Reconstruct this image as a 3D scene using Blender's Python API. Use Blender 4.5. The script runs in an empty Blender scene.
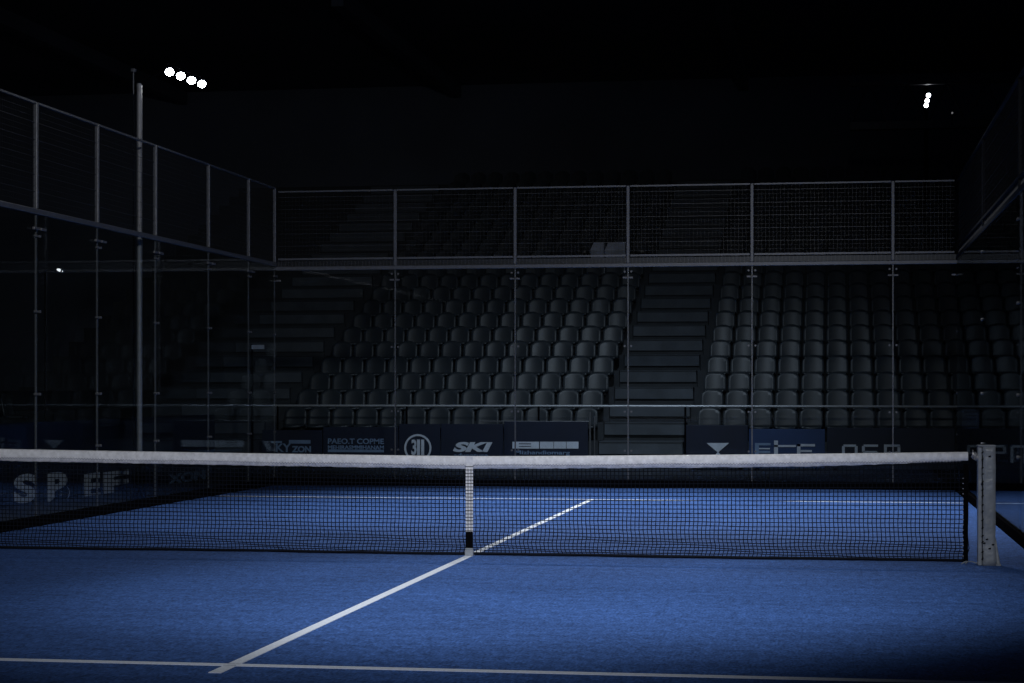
import bpy, bmesh, math, random
from mathutils import Vector, Matrix
random.seed(7)
C = bpy.context.scene.collection
PI = math.pi

# ------------------------------------------------------------------ camera
CX, CY, CZ, YAW, F, SY = 2.895, -15.464, 1.351, 0.1635, 1951.6, 46.5
cs, sn = math.cos(YAW), math.sin(YAW)
cam = bpy.data.cameras.new('camera'); co = bpy.data.objects.new('camera', cam); C.objects.link(co)
co.location = (CX, CY, CZ); co.rotation_euler = (PI/2, 0, YAW)
cam.sensor_width = 36; cam.lens = F*36/1024; cam.shift_y = SY/1024; cam.clip_end = 300
bpy.context.scene.camera = co

def at_y(u, Y):            # image column -> X on the plane y = Y ; also the depth there
    k = (u-512)/F
    fw = (Y-CY)/(cs + k*sn)
    return CX + k*fw*cs - fw*sn, fw
def at_x(u, X):            # image column -> Y on the plane x = X
    k = (u-512)/F
    fw = (X-CX)/(k*cs - sn)
    return CY + k*fw*sn + fw*cs, fw
def hz(v, fw): return CZ + (388-v)*fw/F

# ------------------------------------------------------------------ materials
def mat(name, col, rough=.6, metal=0, noise=0, nscale=20, emit=0, spec=.5, bump=0, bscale=200):
    m = bpy.data.materials.new(name); m.use_nodes = True
    nt = m.node_tree; b = nt.nodes['Principled BSDF']
    b.inputs['Base Color'].default_value = (*col, 1); b.inputs['Roughness'].default_value = rough
    b.inputs['Metallic'].default_value = metal; b.inputs['Specular IOR Level'].default_value = spec
    tc = nt.nodes.new('ShaderNodeTexCoord')
    n = nt.nodes.new('ShaderNodeTexNoise'); n.inputs['Scale'].default_value = nscale; n.inputs['Detail'].default_value = 4
    nt.links.new(tc.outputs['Object'], n.inputs['Vector'])
    r = nt.nodes.new('ShaderNodeMapRange'); r.inputs[1].default_value = .3; r.inputs[2].default_value = .7
    r.inputs[3].default_value = 1-noise; r.inputs[4].default_value = 1+noise
    nt.links.new(n.outputs['Fac'], r.inputs[0])
    mx = nt.nodes.new('ShaderNodeVectorMath'); mx.operation = 'SCALE'; mx.inputs[0].default_value = col
    nt.links.new(r.outputs[0], mx.inputs['Scale']); nt.links.new(mx.outputs[0], b.inputs['Base Color'])
    if bump:
        n2 = nt.nodes.new('ShaderNodeTexNoise'); n2.inputs['Scale'].default_value = bscale
        nt.links.new(tc.outputs['Object'], n2.inputs['Vector'])
        bp = nt.nodes.new('ShaderNodeBump'); bp.inputs['Strength'].default_value = bump; bp.inputs['Distance'].default_value = .01
        nt.links.new(n2.outputs['Fac'], bp.inputs['Height']); nt.links.new(bp.outputs[0], b.inputs['Normal'])
    if emit:
        b.inputs['Emission Color'].default_value = (.93, .96, 1, 1); b.inputs['Emission Strength'].default_value = emit
    return m

def turf_mat():
    m = mat('turf_blue', (.046, .112, .33), .85, noise=.0, spec=.2)
    nt = m.node_tree; b = nt.nodes['Principled BSDF']; L = nt.links
    tc = nt.nodes.new('ShaderNodeTexCoord')
    def noise(scale, sc3, det=3):
        mp = nt.nodes.new('ShaderNodeMapping'); mp.inputs['Scale'].default_value = sc3
        n = nt.nodes.new('ShaderNodeTexNoise'); n.inputs['Scale'].default_value = scale; n.inputs['Detail'].default_value = det
        L.new(tc.outputs['Object'], mp.inputs['Vector']); L.new(mp.outputs[0], n.inputs['Vector']); return n.outputs['Fac']
    def mr(x, a, b_, lo, hi):
        r = nt.nodes.new('ShaderNodeMapRange'); r.inputs[1].default_value = a; r.inputs[2].default_value = b_
        r.inputs[3].default_value = lo; r.inputs[4].default_value = hi; L.new(x, r.inputs[0]); return r.outputs[0]
    def mul(a, c):
        k = nt.nodes.new('ShaderNodeMath'); k.operation = 'MULTIPLY'; L.new(a, k.inputs[0]); L.new(c, k.inputs[1]); return k.outputs[0]
    grain = mul(mr(noise(70, (1, .35, 1), 4), .3, .7, .55, 1.5), mr(noise(18, (1, .5, 1), 4), .3, .7, .72, 1.28))
    streak = mr(noise(2.2, (.25, 3, 1), 5), .3, .7, .88, 1.12)      # brushed sand, across the court
    patch = mr(noise(.7, (1, 1, 1), 4), .3, .7, .85, 1.15)
    f = mul(mul(grain, streak), patch)
    sc = nt.nodes.new('ShaderNodeVectorMath'); sc.operation = 'SCALE'; sc.inputs[0].default_value = (.046, .112, .33)
    L.new(f, sc.inputs['Scale']); L.new(sc.outputs[0], b.inputs['Base Color'])
    bp = nt.nodes.new('ShaderNodeBump'); bp.inputs['Strength'].default_value = .5; bp.inputs['Distance'].default_value = .01
    L.new(noise(160, (1, 1, 1), 2), bp.inputs['Height']); L.new(bp.outputs[0], b.inputs['Normal'])
    return m

def glass_mat():
    m = bpy.data.materials.new('court_glass'); m.use_nodes = True; nt = m.node_tree; nt.nodes.clear(); L = nt.links
    out = nt.nodes.new('ShaderNodeOutputMaterial'); mix = nt.nodes.new('ShaderNodeMixShader')
    tr = nt.nodes.new('ShaderNodeBsdfTransparent'); tr.inputs[0].default_value = (.94, .965, .97, 1)
    gl = nt.nodes.new('ShaderNodeBsdfGlossy'); gl.inputs['Roughness'].default_value = .015; gl.inputs[0].default_value = (.42, .45, .48, 1)
    fr = nt.nodes.new('ShaderNodeFresnel'); geo = nt.nodes.new('ShaderNodeNewGeometry')
    mi = nt.nodes.new('ShaderNodeMapRange'); mi.inputs[3].default_value = 1.3; mi.inputs[4].default_value = 1/1.3
    L.new(geo.outputs['Backfacing'], mi.inputs[0]); L.new(mi.outputs[0], fr.inputs['IOR'])
    L.new(fr.outputs[0], mix.inputs[0]); L.new(tr.outputs[0], mix.inputs[1]); L.new(gl.outputs[0], mix.inputs[2])
    L.new(mix.outputs[0], out.inputs[0]); return m

TURF = turf_mat(); GLASS = glass_mat()
LINE = mat('white_line_turf', (.78, .84, .95), .8, noise=.12, nscale=60)
STEEL = mat('painted_steel', (.15, .155, .17), .42, .3, noise=.1)
PALE_STEEL = mat('bright_steel', (.36, .36, .37), .38, .4, noise=.1)
CLAMP = mat('dull_steel', (.17, .17, .18), .45, .3, noise=.1)
STEEL_SHADED = mat('painted_steel_shaded', (.012, .013, .016), .6, .0, noise=.1, spec=.2)  # right-wall copy of the painted steel, shade put into its colour
DARKSTEEL = mat('black_steel', (.03, .034, .042), .4, .5, noise=.1)
BLACK = mat('black_rubber', (.004, .004, .005), .9, noise=.1, spec=.0)
WIRE = mat('mesh_wire', (.055, .058, .065), .4, .3, noise=.1)
TAPE = mat('white_canvas_tape', (.80, .80, .84), .8, noise=.14, nscale=30, bump=.6, bscale=60)
STITCH = mat('grey_stitching', (.30, .30, .36), .8)
NETCORD = mat('black_net_cord', (.004, .006, .012), .9, spec=.2)
PAD = mat('grey_vinyl_padding', (.29, .315, .35), .4, noise=.12, nscale=9, bump=1, bscale=16)
CONC = mat('dark_concrete', (.036, .042, .050), .8, noise=.2, nscale=3)
STEP = mat('step_concrete', (.085, .10, .12), .75, noise=.22, nscale=2.5)
SEAT = mat('charcoal_seat_plastic', (.036, .044, .053), .42, noise=.18, nscale=4)
SEATDK = mat('seat_bracket', (.02, .022, .026), .5)
NAVY = mat('navy_banner', (.0028, .0095, .034), .6, noise=.15, nscale=2)
BLUEB = mat('blue_banner', (.018, .052, .16), .6, noise=.1, nscale=2)
PRINT = mat('pale_print', (.66, .72, .84), .6, noise=.12, nscale=6)
PRINTDIM = mat('dim_blue_print', (.20, .30, .48), .6, noise=.15, nscale=6)
PALE = mat('pale_cover', (.62, .68, .80), .7, noise=.2, nscale=5)
HALL = mat('hall_cladding', (.12, .14, .18), .8, noise=.2, nscale=.3)
LED = mat('led_lens', (.9, .9, .9), .3, emit=45)
LEDFAR = mat('far_led_lens', (.9, .9, .9), .3, emit=12)
HOUSING = mat('lamp_housing', (.35, .36, .38), .4, .6)

# ------------------------------------------------------------------ helpers
def new(): return bmesh.new()
def box(bm, x0, x1, y0, y1, z0, z1):
    v = [bm.verts.new(p) for p in ((x0,y0,z0),(x1,y0,z0),(x1,y1,z0),(x0,y1,z0),(x0,y0,z1),(x1,y0,z1),(x1,y1,z1),(x0,y1,z1))]
    for f in ((0,3,2,1),(4,5,6,7),(0,1,5,4),(1,2,6,5),(2,3,7,6),(3,0,4,7)): bm.faces.new([v[i] for i in f])
def bev(bm, w=.004, seg=2):
    bmesh.ops.bevel(bm, geom=bm.edges[:], offset=w, segments=seg, affect='EDGES', profile=.5)
def tube(bm, a, b, r, n=10, r2=None):
    a, b = Vector(a), Vector(b); d = (b-a); q = d.to_track_quat('Z', 'Y'); r2 = r if r2 is None else r2
    A = [bm.verts.new(a + q @ Vector((r*math.cos(2*PI*i/n), r*math.sin(2*PI*i/n), 0))) for i in range(n)]
    B = [bm.verts.new(b + q @ Vector((r2*math.cos(2*PI*i/n), r2*math.sin(2*PI*i/n), 0))) for i in range(n)]
    for i in range(n): bm.faces.new((A[i], A[(i+1)%n], B[(i+1)%n], B[i]))
    bm.faces.new(A[::-1]); bm.faces.new(B)
def path_tube(bm, pts, r, n=8):
    rings = []
    for i, p in enumerate(pts):
        p = Vector(p); d = Vector(pts[min(i+1, len(pts)-1)]) - Vector(pts[max(i-1, 0)]); q = d.to_track_quat('Z', 'Y')
        rings.append([bm.verts.new(p + q @ Vector((r*math.cos(2*PI*k/n), r*math.sin(2*PI*k/n), 0))) for k in range(n)])
    for A, B in zip(rings, rings[1:]):
        for i in range(n): bm.faces.new((A[i], A[(i+1)%n], B[(i+1)%n], B[i]))
    bm.faces.new(rings[0][::-1]); bm.faces.new(rings[-1])
def obj(name, bm, m, parent=None, smooth=False):
    me = bpy.data.meshes.new(name)
    bmesh.ops.recalc_face_normals(bm, faces=bm.faces[:]); bm.to_mesh(me); bm.free(); me.materials.append(m)
    if smooth:
        for p in me.polygons: p.use_smooth = True
    o = bpy.data.objects.new(name, me); C.objects.link(o)
    if parent:
        o.parent = parent; o.matrix_parent_inverse = Matrix.Translation(-Vector(parent.location))
    return o
def tag(o, label, cat, group=None, kind=None):
    o['label'] = label; o['category'] = cat
    if group: o['group'] = group
    if kind: o['kind'] = kind
    return o
def thing(name, label, cat, loc=(0,0,0), group=None):
    o = bpy.data.objects.new(name, None); C.objects.link(o); o.location = loc; o.empty_display_size = .1
    return tag(o, label, cat, group)
def struct(name, bm, m, label=None):
    o = obj(name, bm, m); o['kind'] = 'structure'
    if label: o['label'] = label
    return o
def text_mesh(name, s, width, height, m, parent, cx, y, cz, shear=0, bold=0, face='y'):
    cu = bpy.data.curves.new(name, 'FONT'); cu.body = s; cu.extrude = .004; cu.shear = shear; cu.offset = bold
    t = bpy.data.objects.new(name, cu); C.objects.link(t); bpy.context.view_layer.update()
    me = bpy.data.meshes.new_from_object(t.evaluated_get(bpy.context.evaluated_depsgraph_get()))
    bpy.data.objects.remove(t); bpy.data.curves.remove(cu)
    xs = [v.co.x for v in me.vertices]; ys = [v.co.y for v in me.vertices]
    x0, x1, y0, y1 = min(xs), max(xs), min(ys), max(ys)
    for v in me.vertices:
        a = (v.co.x-(x0+x1)/2)/(x1-x0)*width; b = (v.co.y-(y0+y1)/2)/(y1-y0)*height; c = v.co.z
        v.co = (cx+a, y-c, cz+b) if face == 'y' else (cx+c, y+a, cz+b)
    me.materials.clear(); me.materials.append(m); me.name = name
    o = bpy.data.objects.new(name, me); C.objects.link(o)
    if parent:
        o.parent = parent; o.matrix_parent_inverse = Matrix.Translation(-Vector(parent.location))
    return o

ORD = ['first','second','third','fourth','fifth','sixth','seventh','eighth','ninth','tenth','eleventh','twelfth','thirteenth',
       'fourteenth','fifteenth','sixteenth','seventeenth','eighteenth','nineteenth','twentieth','twenty-first','twenty-second','twenty-third','twenty-fourth','twenty-fifth']

# court dimensions
XL, XR, YB, YN, YF = -4.796, 4.494, 10.90, -6.30, 8.0
H3, H4, HB = 3.05, 4.10, .10
# ------------------------------------------------------------------ setting
b = new(); box(b, -40, 40, -25, 60, -.2, -.012); struct('floor', b, CONC)
b = new(); box(b, XL, XR, -12.5, YB, -.012, 0); tag(struct('floor_turf', b, TURF), 'blue artificial turf of the court', 'court turf')
def line(name, label, x0, x1, y0, y1):
    b = new(); box(b, x0, x1, y0, y1, 0, .003); o = obj(name, b, LINE); tag(o, label, 'court line', kind='structure')
line('floor_line', 'white service line across the court in front of the net', XL+.1, XR-.1, YN-.035, YN+.035)
line('floor_line', 'white service line across the court behind the net', XL+.1, XR-.1, YF-.03, YF+.03)
line('floor_line', 'white centre line running from near service line under the net', -.032, .032, YN-.27, YN-.025)
line('floor_line', 'white centre line running from near service line under the net', -.032, .032, YN+.025, YF-.03)
b = new(); box(b, -40, 40, 45, 45.3, 0, 10.9); struct('wall_back', b, HALL)
b = new(); box(b, -40, 40, -25, 45.3, 10.9, 11.2)
for i in range(9): box(b, -36+i*9, -35.7+i*9, 30, 45, 10.5, 10.9)
struct('ceiling', b, HALL)

# ------------------------------------------------------------------ enclosure
def plane_pt(wall, t):      # wall-local coordinate -> function giving boxes
    pass
def wbox(bm, wall, a0, a1, d0, d1, z0, z1):
    """a = along the wall, d = distance outward from its inner face"""
    if wall == 'back': box(bm, a0, a1, YB+d0, YB+d1, z0, z1)
    elif wall == 'left': box(bm, XL-d1, XL-d0, a0, a1, z0, z1)
    else: box(bm, XR+d0, XR+d1, a0, a1, z0, z1)
def wp(wall, a, d, z):
    return {'back': (a, YB+d, z), 'left': (XL-d, a, z), 'right': (XR+d, a, z)}[wall]

bx = [XL+.0] + [at_y(u, YB)[0] for u in (395, 515, 628, 752, 893)] + [XR]
ly = [at_x(u, XL)[0] for u in (38, 99, 157, 210, 250)] + [YB]
ly = [ly[0]-3*1.9, ly[0]-2*1.9, ly[0]-1.9] + ly
ry = [-4.3, -2.3, -.3] + [at_x(1018, XR)[0], at_x(982, XR)[0]]
ry = [at_x(1018, XR)[0]-4*1.9, at_x(1018, XR)[0]-2*1.9, at_x(1018, XR)[0], at_x(982, XR)[0], YB]
clampz = {'back': (.50, 1.03, 1.92, 2.93), 'left': (.74, 1.29, 2.10, 2.84), 'right': (.74, 1.29, 2.10, 2.84)}
wname = {'back': 'back glass wall', 'left': 'left glass wall', 'right': 'right glass wall'}
def mesh_wires(wall, a0, a1, z0, z1):
    b = new(); n = int(round((z1-z0)/.056)); 
    for i in range(1, n):
        z = z0+(z1-z0)*i/n; w = .0045 if i % 3 == 0 else .0018
        wbox(b, wall, a0, a1, .02-w/2, .02+w/2, z-w/2, z+w/2)
    n = int(round((a1-a0)/.05))
    for i in range(1, n):
        a = a0+(a1-a0)*i/n; wbox(b, wall, a-.0009, a+.0009, .0225, .024, z0, z1)
    return b
def build_wall(wall, marks, side):
    RAIL = STEEL_SHADED if wall == 'right' else STEEL; H4 = 4.15 if wall == 'left' else 4.10; H3 = 2.99 if wall == 'back' else 3.05
    zl = H3+.055 if wall == 'left' else H3+.17
    nm = wname[wall]; where = {'back': 'from the left corner', 'left': 'before the far corner', 'right': 'before the far corner'}[wall]
    n = len(marks)-1
    for i in range(n):
        a0, a1 = marks[i], marks[i+1]
        o = ORD[i] if wall == 'back' else ORD[n-1-i]
        mid = wp(wall, (a0+a1)/2, 0, HB)
        g = thing('glass_panel', '%s clear glass panel %s in the %s' % (o, where, nm), 'glass panel', mid, '%s panels' % nm)
        b = new(); wbox(b, wall, a0+.006, a1-.006, 0, .012, HB, H3); obj("pane", b, GLASS, g)
        for z in clampz[wall]:                          # patch fittings at both ends of each pane
            for a in (a0+.045, a1-.045):
                if wall == 'back' and ((i == 0 and a < a0+.1) or (i == n-1 and a > a1-.1)): continue
                b = new(); tube(b, wp(wall, a, -.010, z), wp(wall, a, .02, z), .014, 12); obj('glass_clamp', b, CLAMP, g)
        if wall != 'right':
            w_ = .15 if wall == 'left' else .07
            for q0, q1 in ((a0+.012, a0+w_), (a1-w_, a1-.012)):
                b = new(); wbox(b, wall, q0, q1, -.03, -.005, H3-.155, H3-.13); bev(b, .003); obj('stabiliser_plate', b, CLAMP, g)
        m = thing('mesh_panel', '%s steel wire mesh panel %s above the %s' % (o, where, nm), 'mesh panel', wp(wall, (a0+a1)/2, 0, H3+.16), 'mesh panels above the %s' % nm)
        obj('wire_grid', mesh_wires(wall, a0+.03, a1-.03, zl, H4-.03), STEEL_SHADED if wall == 'right' else WIRE, m)
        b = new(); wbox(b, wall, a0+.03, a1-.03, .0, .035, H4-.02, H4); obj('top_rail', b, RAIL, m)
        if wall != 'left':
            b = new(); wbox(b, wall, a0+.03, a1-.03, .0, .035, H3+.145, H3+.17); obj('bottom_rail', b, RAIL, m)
    for i, a in enumerate(marks):
        if wall == 'right' and i == len(marks)-1: continue
        if wall == 'back' and i in (0, len(marks)-1): continue
        o = ORD[i-1] if wall == 'back' else ORD[n-i]
        cond = 'between glass panels, %s %s along the %s' % (o, 'from the left' if wall == 'back' else 'before the far corner', nm)
        if i == n and wall == 'left': cond = 'in the far left corner where back and left walls meet'
        p = thing('fence_post', 'grey steel post %s' % cond, 'post', wp(wall, a, .05, 0), '%s posts' % nm)
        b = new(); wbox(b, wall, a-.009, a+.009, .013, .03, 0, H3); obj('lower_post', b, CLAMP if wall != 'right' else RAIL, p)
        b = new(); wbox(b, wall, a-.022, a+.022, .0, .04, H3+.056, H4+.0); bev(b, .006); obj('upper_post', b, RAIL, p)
    a0, a1 = marks[0], marks[-1]
    bm = thing('steel_beam', 'grey horizontal steel beam on top of the %s' % nm, 'beam', wp(wall, (a0+a1)/2, .03, H3))
    b = new(); wbox(b, wall, a0-.01, a1+.01, -.01, .05, H3, H3+.055); bev(b, .008); obj('beam_flange', b, RAIL, bm)
    b = new(); wbox(b, wall, a0, a1, .045, .05, H3+.055, H3+(.06 if wall == 'left' else .13))
    obj('perforated_web', b, DARKSTEEL, bm)
    b = new()
    k = int((a1-a0)/.05)
    for i in range(k): 
        a = a0+(i+.5)*(a1-a0)/k; wbox(b, wall, a-.006, a+.006, .02, .03, H3+.055, H3+.13)
    if wall == 'left': b.free()
    else: obj('web_slots', b, WIRE, bm)
    b = new(); wbox(b, wall, a0, a1, -.03, .0125, 0, HB); bev(b, .006)
    tag(obj('base_curb', b, BLACK), 'black base curb under the %s' % nm, 'curb')
build_wall('back', bx, 0); build_wall('left', ly, 0); build_wall('right', ry, 0)

# ------------------------------------------------------------------ net
X0, X1 = -4.65, at_y(968, 0)[0]
def ztop(x):
    if x <= 0: return .800 + .045*(abs(x)/4.5)**1.3
    return .800 + .055*(x/3.9)**1.3
def wave(x, z):
    s = (1-z/.8)
    return .018*math.sin(x*2.3)*s + .01*math.sin(x*7.1+1)*s
net = thing('court_net', 'black padel net with white top band stretched across the court', 'net', (0, 0, 0))
ZT = [0.018, .04, .062, .085, .11, .133, .160]
z = .160
while z < .715: z += .0325; ZT.append(z)
nx = int((X1-X0)/.033)
def npt(i, j):
    x = X0+(X1-X0)*i/nx; z = ZT[j]; top = ztop(x)-.06
    z = z/ZT[-1]*top if j > 6 else z*(1+.0)
    if j > 6: z = .160 + (ZT[j]-.160)/(ZT[-1]-.160)*(top-.160)
    w = (1-min(1, z/.4)); dz = w*(.006*math.sin(x*3.1+j)+.004*math.sin(x*11+2*j))
    dx = w*.012*math.sin(x*2.7+j*.8)
    return Vector((x+dx, wave(x, z), max(.012, z+dz)))
def strip(bm, pts, r):
    rings = []
    for i, p in enumerate(pts):
        d = (pts[min(i+1, len(pts)-1)]-pts[max(i-1, 0)]).normalized(); up = Vector((0, 1, 0)); s = d.cross(up).normalized()
        rings.append([bm.verts.new(p+s*r), bm.verts.new(p+up*r), bm.verts.new(p-s*r), bm.verts.new(p-up*r)])
    for A, B in zip(rings, rings[1:]):
        for k in range(4): bm.faces.new((A[k], A[(k+1)%4], B[(k+1)%4], B[k]))
b = new()
for j in range(len(ZT)): strip(b, [npt(i, j) for i in range(0, nx+1, 3)], .0032)
for i in range(nx+1): strip(b, [npt(i, j) for j in range(0, len(ZT), 2)] + [npt(i, len(ZT)-1)], .0031)
obj('netting', b, NETCORD, net)
def ribbon(name, m, zfun_lo, zfun_hi, y0, y1, xa, xb, n=240, rag=0):
    b = new(); prev = None
    for i in range(n+1):
        x = xa+(xb-xa)*i/n; zl, zh = zfun_lo(x), zfun_hi(x)
        if rag: zl += rag*random.uniform(-1, 1)
        yw = .004*math.sin(x*9)+.003*math.sin(x*23)
        sec = [(x, y0-.012+yw, zl), (x, y0-.012, (zl+zh)/2), (x, y0-.008, zh-.008), (x, 0, zh+.002), (x, y1+.006, zh-.006), (x, y1+.01, (zl+zh)/2), (x, y1+.004, zl)]
        cur = [b.verts.new(p) for p in sec]
        if prev:
            for k in range(len(sec)): b.faces.new((prev[k], prev[(k+1)%len(sec)], cur[(k+1)%len(sec)], cur[k]))
        prev = cur
    return obj(name, b, m, net, True)
ribbon('top_band', TAPE, lambda x: ztop(x)-.098 + (.03*max(0, (x-2.6)/1.2)**1.5 if x > 2.6 else 0), ztop, -.006, .006, X0, X1, rag=.0025)
b = new(); pts = []
for i in range(700):
    x = X0+.02+(X1-.06-X0)*i/700; pts.append(Vector((x, -.0225+.002*math.sin(x*9), ztop(x)-.070+(.006 if i % 2 else -.006)+.003*math.sin(x*5))))
strip(b, pts, .0022); obj('stitching', b, STITCH, net)
b = new(); strip(b, [Vector((X0+(X1-X0)*i/100, wave(X0+(X1-X0)*i/100, 0), .016)) for i in range(101)], .012); obj('bottom_cord', b, NETCORD, net)
b = new(); box(b, X1-.035, X1, -.012, .012, .0, ztop(X1)-.095); bev(b, .003); obj('side_band', b, BLACK, net)
b = new()
for i in range(16):
    z = .05+i*.04; box(b, X1-.043, X1-.033, -.016, -.01, z, z+.006)
obj('side_lacing', b, STITCH, net)
b = new(); path_tube(b, [(X1-.12, -.004, ztop(X1)-.016), (X1, -.002, ztop(X1)-.014), (X1+.06, -.02, ztop(X1)-.012), (X1+.13, -.06, ztop(X1)-.0)], .006); obj('tension_cable', b, DARKSTEEL, net)
st = thing('centre_strap', 'white centre strap holding the net down at the centre line', 'strap', (0, 0, 0))
b = new(); box(b, -.030, .030, -.026, -.019, .185, .80); bev(b, .002); obj('webbing', b, TAPE, st)
b = new()
for i in range(20):
    z = .20+i*.0272; box(b, -.034, .034, -.0295, -.0265, z, z+.0045)
box(b, -.012, -.008, -.0295, -.0265, .18, .70); box(b, .012, .016, -.0295, -.0265, .18, .70)
obj('mesh_overlay', b, NETCORD, st)
b = new(); box(b, -.029, .029, -.036, -.016, .062, .195); bev(b, .004); obj('tension_sleeve', b, BLACK, st)
b = new(); box(b, -.034, .034, -.045, -.012, 0.004, .05); box(b, -.03, .03, -.04, -.015, .05, .064); bev(b, .004); obj('buckle', b, PAD, st)

# net post
fp = 1951.6*1.351/(565-388)
kk = (986-512)/F; PX = CX+kk*fp*cs-fp*sn; PY = CY+kk*fp*sn+fp*cs
po = thing('net_post', 'padded grey net post at the right end of the net', 'post', (PX, PY, 0))
b = new()
w, d, hgt = .048, .07, .905
prev = None; N = 26
for j in range(N+1):
    z = hgt*j/N; cur = []
    for (sx, sy) in ((-1,-1),(-.3,-1.0),(.4,-1),(1,-1),(1,0),(1,1),(0,1),(-1,1),(-1,0)):
        k = .006*math.sin(j*1.9+sx*3)+.004*math.sin(j*.8+sx*5) if sy < 0 else 0
        cur.append(b.verts.new((PX+.018+sx*w*(1+.02*math.sin(j*.7)), PY+sy*d+k*(1 if abs(sx) < 1 else .3), z)))
    if prev:
        for k in range(len(cur)): b.faces.new((prev[k], prev[(k+1)%len(cur)], cur[(k+1)%len(cur)], cur[k]))
    else: b.faces.new(cur[::-1])
    prev = cur
b.faces.new(prev); obj('padding', b, PAD, po, True)
b = new(); box(b, PX-.064, PX-.034, PY-.055, PY+.055, 0, hgt-.004); bev(b, .006); obj('cover_flap', b, PAD, po)
b = new()
for i in range(15):
    z = .05+i*.058+random.uniform(-.01, .01); tube(b, (PX-.036, PY-.062, z), (PX-.026, PY-.08, z+.012), .004, 6)
for (sx, z) in ((.02, .83), (.02, .13), (-.0, .2), (.045, .16), (-.035, .62), (-.02, .17)):
    tube(b, (PX+sx-.006, PY-.072, z), (PX+sx+.008, PY-.082, z+.004), .005, 8)
strip(b, [Vector((PX-.031+.003*math.sin(i*1.3), PY-.07, .04+i*.05)) for i in range(17)], .003)
obj('lacing', b, BLACK, po)
b = new()
v = [(PX+.078, PY-.03), (PX+.088, PY-.03)]
tube(b, (PX+.066, PY-.03, .20), (PX+.088, PY-.04, .01), .007, 8, .016); box(b, PX+.07, PX+.106, PY-.06, PY-.02, 0, .012); obj('side_brace', b, PAD, po)
b = new(); box(b, PX-.064, PX+.07, PY-.075, PY+.075, hgt, hgt+.012); bev(b, .005); obj('cap', b, PAD, po)
b = new(); tube(b, (PX-.10, PY-.03, hgt-.06), (PX-.06, PY-.03, hgt-.09), .026, 14); tube(b, (PX-.103, PY-.03, hgt-.06), (PX-.097, PY-.03, hgt-.06), .036, 14)
tube(b, (PX-.09, PY-.05, hgt-.10), (PX-.075, PY-.05, hgt-.06), .008, 8); obj('winch', b, PALE_STEEL, po)
b = new()
pts = [(PX-.19+.11*t+.02*math.sin(9*t), PY-.08+.03*math.sin(14*t), .012+.02*abs(math.sin(7*t))) for t in [i/30 for i in range(31)]]
path_tube(b, pts, .004, 6); tag(obj('loose_cord', b, PAD), 'loose grey cord lying at the foot of the net post', 'cord')

# ------------------------------------------------------------------ left lamp pole and floodlights
fl = 22.5; kk = (139.5-512)/F; LX = CX+kk*fl*cs-fl*sn; LY = CY+kk*fl*sn+fl*cs
lp = thing('lamp_pole', 'tall grey lamp pole behind the left glass wall, carrying four lit lamps', 'lamp pole', (LX, LY, 0))
b = new(); tube(b, (LX, LY, .02), (LX, LY, 4.86), .032, 16); obj('pole', b, PALE_STEEL, lp, False)
b = new(); box(b, LX-.055, LX+.055, LY-.06, LY+.06, 0, .62); bev(b, .01); obj('base_sleeve', b, BLACK, lp)
b = new(); tube(b, (LX, LY, 4.72), (LX+.0, LY, 4.86), .02, 10); tube(b, (LX, LY, 4.84), (LX+.5, LY, 5.13), .016, 10); obj('arm', b, BLACK, lp)
def flood(name, label, pts, aim, r, m, hm, group=None, parent_thing=None, depth=.09):
    t = parent_thing
    aim = Vector(aim).normalized()
    for p in pts:
        p = Vector(p)
        b = new(); tube(b, p-aim*depth, p, r*.75, 20, r*1.12); h = obj('lamp_housing', b, hm, t)
        b = new(); tube(b, p+aim*.001, p+aim*.012, r, 24, r*.9); obj('led_lens', b, m, h)
# four lamps in a row along the court length, seen at (169,72) .. (201,84)
lam = []
for (u, v) in ((169.5, 72), (180.7, 76), (191.5, 80.4), (201.8, 84)):
    Xl = LX+.50; Y_, fw = at_x(u, Xl); lam.append((Xl, Y_, hz(v, fw)))
p0, p3 = Vector(lam[0]), Vector(lam[3])
b = new(); tube(b, p0+Vector((0, -.06, .085)), p3+Vector((0, .06, .085)), .010, 10); obj('crossbar', b, BLACK, lp)
b = new(); mid = (p0+p3)/2+Vector((0, 0, .1)); tube(b, (LX+.48, LY, 5.12), mid, .016, 10); obj('arm_end', b, BLACK, lp)
flood('l', '', lam, (.35, -.70, -.62), .049, LED, DARKSTEEL, parent_thing=lp)
f2 = 23.2; kk = (133.5-512)/F; MX = CX+kk*f2*cs-f2*sn; MY = CY+kk*f2*sn+f2*cs
ms = thing('thin_mast', 'thin dark mast standing just left of the tall lamp pole', 'mast', (MX, MY, 0))
b = new(); tube(b, (MX, MY, 0), (MX, MY, hz(72, f2)), .012, 8); obj('pole', b, DARKSTEEL, ms)
b = new(); tube(b, (MX, MY, hz(72, f2)), (MX, MY, hz(69, f2)), .035, 10); obj('cap', b, STEEL, ms)

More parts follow.
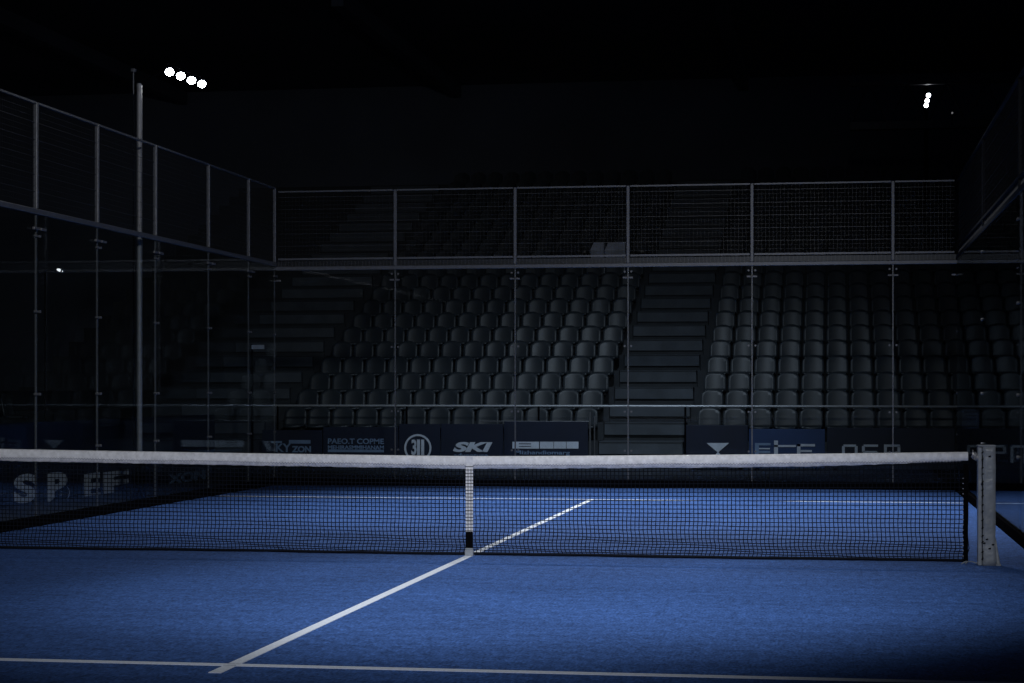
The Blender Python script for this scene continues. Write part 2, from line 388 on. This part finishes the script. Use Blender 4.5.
# far right floodlight: three lamps on a tall mast
FY = 32.0; FXx, ff = at_y(926.5, FY)
fr = thing('floodlight_mast', 'distant floodlight of three stacked lamps high above the right stand', 'floodlight', (FXx, FY, 0))
b = new(); tube(b, (FXx, FY+.15, 0), (FXx, FY+.15, hz(85, ff)), .05, 10); obj('mast', b, BLACK, fr)
pts = []
for (u, v) in ((928.4, 95.4), (927.2, 100.6), (926.2, 105.4)):
    x_, f_ = at_y(u, FY-.1); pts.append((x_, FY-.1, hz(v, f_)))
flood('f', '', pts, (-.1, -1, -.25), .051, LEDFAR, DARKSTEEL, parent_thing=fr)
x_, f_ = at_y(952.2, 31.35); z_ = hz(113, f_)
il = thing('indicator_lamp', 'tiny dim lamp right of the distant three-lamp floodlight', 'lamp', (x_, 31.35, z_))
b = new(); tube(b, (x_, 31.36, z_), (x_, 31.31, z_), .022, 10); obj('lens', b, mat('dim_lamp', (.5,.5,.5), .4, emit=.12), il)
b = new(); box(b, x_-.015, x_+.015, 31.36, 31.42, z_-.32, z_+.03); obj('hanger', b, BLACK, il)
x0, f0 = at_y(850, 31); x1, f1 = at_y(1060, 31)
b = new(); z_ = hz(124, f0); box(b, x0, x1+6, 31.4, 31.7, z_-.08, z_+.1)
for i in range(12): tube(b, (x0+i*.9, 31.5, z_), (x0+i*.9+.45, 31.5, z_+1.0), .02, 6); tube(b, (x0+i*.9+.45, 31.5, z_+1.0), (x0+i*.9+.9, 31.5, z_), .02, 6)
box(b, x0, x1+6, 31.45, 31.6, z_+.96, z_+1.05)
tag(obj('roof_truss', b, DARKSTEEL), 'dark roof truss crossing behind the three-lamp floodlight at upper right', 'truss')

# added emitter and mount for a lamp reflection in the left glass
kk = (60-512)/F; fw = 24.5; sx_, sy_ = CX+kk*fw*cs-fw*sn, CY+kk*fw*sn+fw*cs; sz_ = hz(270.5, fw)
sl = thing('lamp_reflection', 'small glowing stand-in for a lamp reflection in the left glass wall near its second post', 'lamp', (sx_, sy_, sz_))
b = new(); tube(b, (sx_-.03, sy_, sz_+.006), (sx_+.05, sy_-.02, sz_-.012), .024, 12, .034); obj('reflection_mount', b, DARKSTEEL, sl)
b = new(); bmesh.ops.create_uvsphere(b, u_segments=14, v_segments=8, radius=1, matrix=Matrix.Translation((sx_+.012, sy_-.035, sz_))@Matrix.Rotation(.35, 4, 'Y')@Matrix.Diagonal((.045, .012, .018, 1))); obj('lens', b, mat('reflection_glow', (.8,.8,.8), .3, emit=1.2), sl, True)
b = new(); tube(b, (sx_-.2, sy_+.01, sz_+.002), (sx_-.02, sy_, sz_+.006), .008, 8); tube(b, (sx_-.2, sy_+.01, 0), (sx_-.2, sy_+.01, sz_+.03), .012, 8); obj('bracket', b, BLACK, sl)

# pale plate beyond left wall near the far corner
Yp = 12.4; x0, f0 = at_y(251.5, Yp); x1, _ = at_y(264, Yp)
pp = thing('wall_sign', 'small pale rectangular sign on a dark stand near the far left corner', 'sign', ((x0+x1)/2, Yp, 0))
b = new(); box(b, x0, x1, Yp, Yp+.02, hz(349, f0), hz(345, f0)); obj('plate', b, PALE, pp)
b = new(); box(b, x0-.02, x0+.01, Yp+.02, Yp+.06, 0, hz(344, f0)); obj('support', b, BLACK, pp)

# ------------------------------------------------------------------ grandstand behind the back wall
SY0, T, R_, Z0, NR = 18.45, .85, .317, .42, 20
aL, _ = at_y(598, SY0); aR, _ = at_y(684, SY0)
lR = at_y(252, SY0)[0]; lL = lR-1.9
SXL, SXR = -13.0, 12.0
def prof(bm, x0, x1, z_off, ztop_extra=0):
    """terraced block between x0 and x1"""
    for k in range(NR+1):
        y0 = SY0+k*T; z1 = Z0+k*R_-z_off
        box(bm, x0, x1, y0, SY0+(NR+1)*T, max(0, z1-R_) if k else 0, z1)
for nm, a, c in (('left', lR, aL), ('right', aR, SXR), ('far left', SXL, lL)):
    b = new(); prof(b, a, c, .0); o = struct('trim_terrace_%s' % nm.replace(' ', '_'), b, CONC)
def stairs(x0, x1, label):
    t = thing('staircase', label, 'stairs', ((x0+x1)/2, SY0, 0))
    b = new(); prof(b, x0+.01, x1-.01, .09); obj('stair_core', b, CONC, t)
    for k in range(-1, NR+1):
        y0 = SY0+k*T; z1 = Z0+k*R_
        b = new(); box(b, x0+.02, x1-.02, y0-.06, y0+T-.1, max(.02, z1-.225), z1); bev(b, .008)
        obj('step', b, STEP, t)
        b = new(); box(b, x0+.02, x1-.02, y0-.066, y0-.06, z1-.03, z1-.006)
        obj('nosing', b, CONC, t)
stairs(aL, aR, 'grey central staircase between the two seat blocks behind the back glass wall')
stairs(lL, lR, 'grey staircase at the left end of the seat block behind glass')
# handrail line and front barrier
rail = thing('front_handrail', 'long pale steel handrail running along the front of the back stand', 'handrail', (0, 17.42, 0))
b = new(); xa = at_y(272, 17.42)[0]; tube(b, (xa, 17.42, 1.045), (9.5, 17.42, 1.045), .019, 10); obj('rail', b, mat('rail_steel', (.62,.64,.68), .3, .4), rail)
for x in [xa+.1, xa+2.4, xa+4.7, aR+.1, aR+2.4, aR+4.7, aR+7.0]:
    b = new(); tube(b, (x, 17.42, 0), (x, 17.42, 1.04), .018, 8); obj('rail_post', b, BLACK, rail)
g = thing('gate_frame', 'thin steel rail frame beside the foot of the central staircase', 'rail', (aL-.05, 17.3, 0))
x590 = at_y(590, 17.3)[0]; x480 = at_y(480, 17.3)[0]; x597 = at_y(594.5, 17.3)[0]; f_ = at_y(590, 17.3)[1]
b = new(); tube(b, (x480, 17.3, hz(421.5, f_)), (x590, 17.3, hz(421.5, f_)), .009, 8); obj('rail', b, STEEL, g)
b = new(); tube(b, (x590, 17.3, 0), (x590, 17.3, hz(412, f_)), .016, 8); obj('gate_post', b, STEEL, g)
b = new(); tube(b, (x597, 17.3, 0), (x597, 17.3, hz(416, f_)), .012, 8); obj('gate_post', b, STEEL, g)

# ------------------------------------------------------------------ advertising boards in front of the stand
YA = 17.0
def bx_at(u0, u1, v0, v1, Y=YA):
    a, fa = at_y(u0, Y); c, fc = at_y(u1, Y); fm = (fa+fc)/2
    return a, c, hz(v1, fm), hz(v0, fm)
def board(label, u0, u1, vtop, m, vbot=None):
    a, c, z0, z1 = bx_at(u0, u1, vtop, vtop)
    t = thing('advertising_board', label, 'advertising board', ((a+c)/2, YA, 0), 'boards along the back stand')
    b = new(); box(b, a, c, YA, YA+.05, .03, z1); bev(b, .006); obj('panel', b, m, t)
    b = new(); box(b, a+.1, a+.16, YA+.05, YA+.24, 0, .04); box(b, c-.16, c-.1, YA+.05, YA+.24, 0, .04); box(b, a+.1, a+.16, YA+.05, YA+.09, 0, z1-.1); box(b, c-.16, c-.1, YA+.05, YA+.09, 0, z1-.1); obj('foot', b, BLACK, t)
    return t
def txt(t, s, u0, u1, v0, v1, m, shear=0, bold=0, name='lettering'):
    a, c, z0, z1 = bx_at(u0, u1, v0, v1)
    return text_mesh(name, s, c-a, z1-z0, m, t, (a+c)/2, YA-.006, (z0+z1)/2, shear, bold)
def rect(t, u0, u1, v0, v1, m, name='printed_bar'):
    a, c, z0, z1 = bx_at(u0, u1, v0, v1); b = new(); box(b, a, c, YA-.008, YA-.001, z0, z1); return obj(name, b, m, t)
B1 = board('navy board at far left with pale lettering under a blue bar', 262, 322, 430, NAVY)
rect(B1, 289, 310.5, 440, 443.6, PRINTDIM); rect(B1, 271, 282, 441, 443, PRINTDIM)
txt(B1, 'KY', 276, 291, 443.5, 452, PRINTDIM, bold=.02); txt(B1, 'ZON', 292, 311, 446, 452.4, PRINTDIM, bold=.04)
B2 = board('navy board with two small lines of blue lettering', 323, 398, 427, NAVY)
txt(B2, 'PAEO.T COPME', 328, 384, 438.5, 444, PRINTDIM, bold=.02); rect(B2, 328, 384, 449.6, 452.2, PRINTDIM); txt(B2, 'MEHIRASMMIHANAM', 328, 384, 445.4, 449.4, PRINTDIM, bold=.03)
B3 = board('navy board with a ring logo of three upright bars', 399, 440, 424, NAVY)
a, c, z0, z1 = bx_at(404.3, 431.5, 434.5, 461.5)
b = new(); cx_, cz_, rr = (a+c)/2, (z0+z1)/2, (c-a)/2
ring = []
for i in range(48):
    q = 2*PI*i/48
    ring.append([b.verts.new((cx_+r*math.cos(q), y, cz_+r*math.sin(q))) for r, y in ((rr, YA-.001), (rr, YA-.01), (rr*.86, YA-.01), (rr*.86, YA-.001))])
for i in range(48):
    A, B = ring[i], ring[(i+1) % 48]
    for k in range(3): b.faces.new((A[k], A[k+1], B[k+1], B[k]))
obj('ring_logo', b, PRINT, B3)
txt(B3, '3', 411.5, 416.5, 439.5, 455, PRINT, bold=.03); rect(B3, 417, 420, 439.5, 455, PRINT, 'logo_bar'); rect(B3, 421.2, 424.2, 439.5, 455, PRINT, 'logo_bar')
B4 = board('navy board with the bold slanted letters SKI', 441, 503, 424, NAVY)
txt(B4, 'SKI', 453, 492.5, 442, 452, PRINT, .25, .05); txt(B4, 'adventure', 454, 488, 453.2, 457.5, PRINTDIM, bold=.01)
B5 = board('navy board with a pale bar of five cells above a text line', 504, 588, 421.5, NAVY)
for i, (u0, u1) in enumerate(((512.4, 514.6), (515, 539), (540, 553.5), (554, 566), (566.6, 578.5))): rect(B5, u0, u1, 441.7, 448.6, PRINT, 'logo_cell')
rect(B5, 519, 531, 443.4, 444.1, NAVY, 'cell_mark').location.y -= .004; rect(B5, 519, 531, 446, 446.6, NAVY, 'cell_mark').location.y -= .004
txt(B5, 'Mizhandiomarg', 515, 570, 450.6, 455.6, PRINTDIM, bold=.02)
B6 = board('dark navy board with a pale hourglass of two triangles', 686, 748, 425, NAVY)
for pts in (((706.5, 443), (729, 443), (718, 452.5)), ((711, 460), (725, 460), (718, 451.5))):
    b = new(); V = []
    for dy in (-.001, -.009):
        V.append([b.verts.new((at_y(u, YA)[0], YA+dy, hz(v, at_y(u, YA)[1]))) for u, v in pts])
    b.faces.new(V[1]); 
    for k in range(3): b.faces.new((V[0][k], V[0][(k+1)%3], V[1][(k+1)%3], V[1][k]))
    obj('triangle_print', b, PRINT, B6)
B7 = board('bright blue board with large pale letters right of the hourglass board', 749, 825, 429, BLUEB)
txt(B7, 'E', 755, 771, 443, 461, PRINTDIM); rect(B7, 757, 770, 448, 449.2, PRINT)
rect(B7, 774, 778, 440.5, 461, PRINT, 'letter_stroke'); rect(B7, 774, 796, 445, 447, PRINT, 'letter_stroke')
rect(B7, 797, 800.5, 444, 461, PRINT, 'letter_stroke'); rect(B7, 797, 815, 444, 446.4, PRINT, 'letter_stroke'); rect(B7, 800, 812, 450, 452, PRINT, 'letter_stroke')
B8 = board('dark navy board with the squared letters OSP', 827, 955, 428, NAVY)
for q in ((842, 844.8, 446, 462), (843.5, 856, 444.5, 446.8), (854.8, 857.6, 446, 462), (862, 864.8, 446, 452), (863.5, 878, 444.5, 446.8), (863, 877, 451, 453.2), (875.5, 878.3, 452, 462),
          (884, 886.8, 446.8, 462), (884, 900, 444.5, 446.8), (897.5, 900.3, 446, 453), (886, 899, 452, 454)): rect(B8, *q, PRINT, 'letter_stroke')
B9 = board('dim navy board right of the net post with faint letters', 957, 1060, 430, NAVY)
txt(B9, 'E2', 997, 1021, 444, 462, PRINTDIM)

# placard just outside the right glass wall near the corner
YQ = 10.75; a, fa = at_y(962, YQ); c, _ = at_y(979.5, YQ)
pl = thing('notice_placard', 'small grey notice board on a stand near the far right corner, above the net post', 'notice', ((a+c)/2, YQ, 0))
b = new(); box(b, a, c, YQ, YQ+.02, hz(428.5, fa), hz(409, fa)); bev(b, .003); obj('plate', b, mat('placard', (.55, .60, .68), .6), pl)
b = new(); box(b, (a+c)/2-.02, (a+c)/2+.02, YQ+.02, YQ+.06, 0, hz(411, fa)); obj('support', b, BLACK, pl)
b = new()
for q in range(7): box(b, a+.03+q*(c-a-.06)/7, a+.03+(q+.75)*(c-a-.06)/7, YQ-.004, YQ, hz(413.2, fa), hz(411, fa))
box(b, a+.03, a+.11, YQ-.004, YQ, hz(415.8, fa), hz(415, fa)); box(b, c-.10, c-.03, YQ-.004, YQ, hz(415.8, fa), hz(415, fa))
obj('printed_heading', b, BLACK, pl)

# board left of the court with big pale letters, seen through the net
XA = -6.4
y0 = at_x(-40, XA)[0]; y1 = at_x(215, XA)[0]
lb = thing('advertising_board', 'long navy board with large pale letters beyond the left glass wall', 'advertising board', (XA, (y0+y1)/2, 0))
b = new(); box(b, XA-.05, XA, y0, y1, .02, .95); bev(b, .006); obj('panel', b, NAVY, lb)
for s, u0, u1, v0, v1 in (('S', 14, 35, 474, 503), ('B', 47, 69, 472, 503), ('E', 84, 100, 473, 499), ('F', 103, 128, 471, 495), ('XON', 168, 205, 472, 482)):
    ya, fa = at_x(u0, XA); yb, fb = at_x(u1, XA); fm = (fa+fb)/2
    o = text_mesh('lettering', s, yb-ya, (v1-v0)*fm/F, PRINT if u0 < 150 else PRINTDIM, lb, XA+.006, (ya+yb)/2, hz((v0+v1)/2, fm), bold=.04, face='x')

# ------------------------------------------------------------------ seats
def shell(bm, W, H, ox, oy, oz, tilt, thick=.03, curve=.05, nu=8, nv=6, horiz=False):
    """curved rounded shell; local u across, v up (or forward when horiz)"""
    F_, B_ = [], []
    for j in range(nv+1):
        rf, rb = [], []
        for i in range(nu+1):
            s = -1+2*i/nu; t = j/nv
            k = 1-.16*max(0, t-.62)/.38*abs(t)                # narrower towards the top
            if horiz: k = 1-.12*t
            rnd = 1-.22*(t**8)*(abs(s)**3)
            x = s*W/2*k; h = H*t*(rnd if t > .5 else 1); dpt = curve*(s*s)
            for lst, e in ((rf, 0), (rb, thick)):
                if horiz: lst.append(bm.verts.new((ox+x, oy-h, oz+dpt*.35-e)))
                else: lst.append(bm.verts.new((ox+x, oy-dpt+tilt*t+e, oz+h)))
        F_.append(rf); B_.append(rb)
    for j in range(nv):
        for i in range(nu):
            bm.faces.new((F_[j][i], F_[j][i+1], F_[j+1][i+1], F_[j+1][i])); bm.faces.new((B_[j][i], B_[j+1][i], B_[j+1][i+1], B_[j][i+1]))
    for i in range(nu):
        bm.faces.new((F_[0][i], B_[0][i], B_[0][i+1], F_[0][i+1])); bm.faces.new((F_[nv][i], F_[nv][i+1], B_[nv][i+1], B_[nv][i]))
    for j in range(nv):
        bm.faces.new((F_[j][0], F_[j+1][0], B_[j+1][0], B_[j][0])); bm.faces.new((F_[j][nu], B_[j][nu], B_[j+1][nu], F_[j+1][nu]))
def seat_parts():
    b1 = new(); shell(b1, .41, .36, 0, .02, .24, .07, curve=.03)
    b2 = new(); shell(b2, .37, .35, 0, 0, .25, 0, thick=.04, curve=.04, horiz=True)
    b3 = new(); box(b3, -.03, .03, -.02, .05, 0, .24); box(b3, -.15, .15, -.02, .06, .17, .21); box(b3, -.06, .06, -.06, .10, 0, .015)
    return b1, b2, b3
proto = thing('stadium_seat', 'x', 'seat')
s1, s2, s3 = seat_parts()
obj('backrest', s1, SEAT, proto, True); obj('seat_pan', s2, SEAT, proto, True); obj('bracket', s3, SEATDK, proto)
used = [False]; count = [0]
stuff = new()
def copy_seat(loc, rz, label, group):
    if not used[0]: r = proto; used[0] = True
    else:
        r = proto.copy(); C.objects.link(r)
        for ch in proto.children:
            c = ch.copy(); C.objects.link(c); c.parent = r
    r.location = loc; r.rotation_euler = (0, 0, rz); r['label'] = label; r['group'] = group
    count[0] += 1
for ch in proto.children: ch.matrix_parent_inverse = Matrix.Identity(4)
jobs = []
P_ = .445
for k in range(NR):
    y = SY0+k*T+.50; z = Z0+k*R_
    nA = int((aL-lR-.1)/P_)
    for i in range(nA):
        x = aL-.05-(i+.5)*P_
        jobs.append((x, y, z, k, i, 'left of'))
    nB = 16
    for i in range(nB):
        x = aR+.18+(i+.5)*P_
        jobs.append((x, y, z, k, i, 'right of'))
def vis(x, y):
    dx, dy = x-CX, y-CY; fw = -dx*sn+dy*cs; return fw, 512+F*(dx*cs+dy*sn)/fw
jobs = [j for j in jobs if -5 < vis(j[0], j[1])[1]-0 < 1035]
cov = [(at_y(u0, SY0+11*T+.12)[0], at_y(u1, SY0+11*T+.12)[0]) for u0, u1 in ((557, 581), (590, 625))]
jobs = [j for j in jobs if not (j[3] == 11 and any(a-.25 < j[0] < c+.3 for a, c in cov))]
jobs.sort(key=lambda j: (j[3], j[4]))
n_ind = 0
for (x, y, z, k, i, side) in jobs:
    if n_ind < 276:
        copy_seat((x, y, z), random.uniform(-.03, .03), 'charcoal seat, %s row up, %s seat %s the central staircase' % (ORD[k], ORD[i], side), 'stadium seats %s the central staircase' % side)
        n_ind += 1
    else:
        tmp = new(); shell(tmp, .41, .36, x, y+.02, z+.24, .07, curve=.03, nu=4, nv=4); shell(tmp, .37, .35, x, y, z+.25, 0, thick=.04, curve=.04, nu=4, nv=3, horiz=True)
        me = bpy.data.meshes.new('tmp'); tmp.to_mesh(me); tmp.free(); stuff.from_mesh(me); bpy.data.meshes.remove(me)
tag(obj('upper_seats', stuff, SEAT), 'rows of charcoal seats high up in the dark back stand', 'seats', kind='stuff')

# pale covers on the high rows
kc = 11
yc = SY0+kc*T+.12
for (u0, u1, v0, v1, m, lab) in ((557, 581, 242.5, 250, CONC, 'dim grey cover over seats high in the stand, left of the pale pair'),
                                (590, 603.5, 242, 250, PALE, 'pale cover over high seats, left one of the bright pair'),
                                (604.5, 625, 242, 250, PALE, 'pale cover over high seats, right one of the bright pair')):
    a, fa = at_y(u0, yc); c, fc = at_y(u1, yc); fm = (fa+fc)/2
    b = new(); zc0, zc1 = Z0+kc*R_, hz(v0, fm)
    A = [b.verts.new(p) for p in ((a, yc, max(zc0, hz(v1, fm))), (c, yc, max(zc0, hz(v1, fm))), (c-.0, yc+.1, zc1), (a+.07, yc+.1, zc1), (a, yc+.5, zc0), (c, yc+.5, zc0), (c, yc+.45, zc1), (a+.07, yc+.45, zc1))]
    for f in ((0,1,2,3),(4,7,6,5),(3,2,6,7),(0,3,7,4),(1,5,6,2),(0,4,5,1)): b.faces.new([A[i] for i in f])
    bev(b, .01); tag(obj('seat_cover', b, m), lab, 'cover', 'covers on the high rows')

# small stand left of the court
b = new()
for k in range(4): box(b, -12-(0), -8.2-k*.85, -2, 20, .3*k, .35+.317*k)
struct('trim_terrace_side', b, CONC)
for k in range(3):
    for i in range(8):
        copy_seat((-8.2-k*.85-.45, 6.0+i*.95, .35+.317*k), PI/2+random.uniform(-.03, .03), 'charcoal seat beyond left glass wall, %s row up, %s from the near end' % (ORD[k], ORD[i]), 'seats beyond the left glass wall')

# ------------------------------------------------------------------ lights
def spot(name, loc, tgt, power, size, blend=1, radius=.25, col=(.93, .96, 1)):
    l = bpy.data.lights.new(name, 'SPOT'); l.energy = power; l.spot_size = math.radians(size); l.spot_blend = blend; l.shadow_soft_size = radius; l.color = col
    o = bpy.data.objects.new(name, l); C.objects.link(o); o.location = loc
    o.rotation_euler = (Vector(tgt)-Vector(loc)).to_track_quat('-Z', 'Y').to_euler(); return o
spot('court_floodlight_far', (.9, 8.4, 9.5), (.8, 6.0, 0), 4700, 74)
spot('court_floodlight_near', (1.1, -5.9, 9.7), (1.1, -2.7, 0), 2450, 42)
spot('side_fill', (3.0, -12, 5.4), (-1.2, 1.0, 1.0), 2500, 62)  # added fill from the camera side, brightens net band and fence
spot('pole_floodlight', (LX+.75, LY-.6, 4.95), (1.5, 1, 0), 60, 95)
spot('stand_fill', (-.4, 12.4, 7.0), (-1.2, 18.9, .5), 700, 78, col=(.80, .95, 1.15))  # added unseen fill, cone shaped to fade up the seat rows

w = bpy.data.worlds.new('night'); bpy.context.scene.world = w; w.use_nodes = True
bg = w.node_tree.nodes['Background']; bg.inputs[0].default_value = (.45, .6, 1, 1); bg.inputs[1].default_value = .018
s = bpy.context.scene
s.view_settings.view_transform = 'Standard'; s.view_settings.look = 'None'; s.view_settings.exposure = 0; s.view_settings.gamma = 1; s.view_settings.use_curve_mapping = False
s.cycles.transparent_max_bounces = 24; s.cycles.caustics_reflective = False; s.cycles.caustics_refractive = False
s.cycles.use_denoising = True
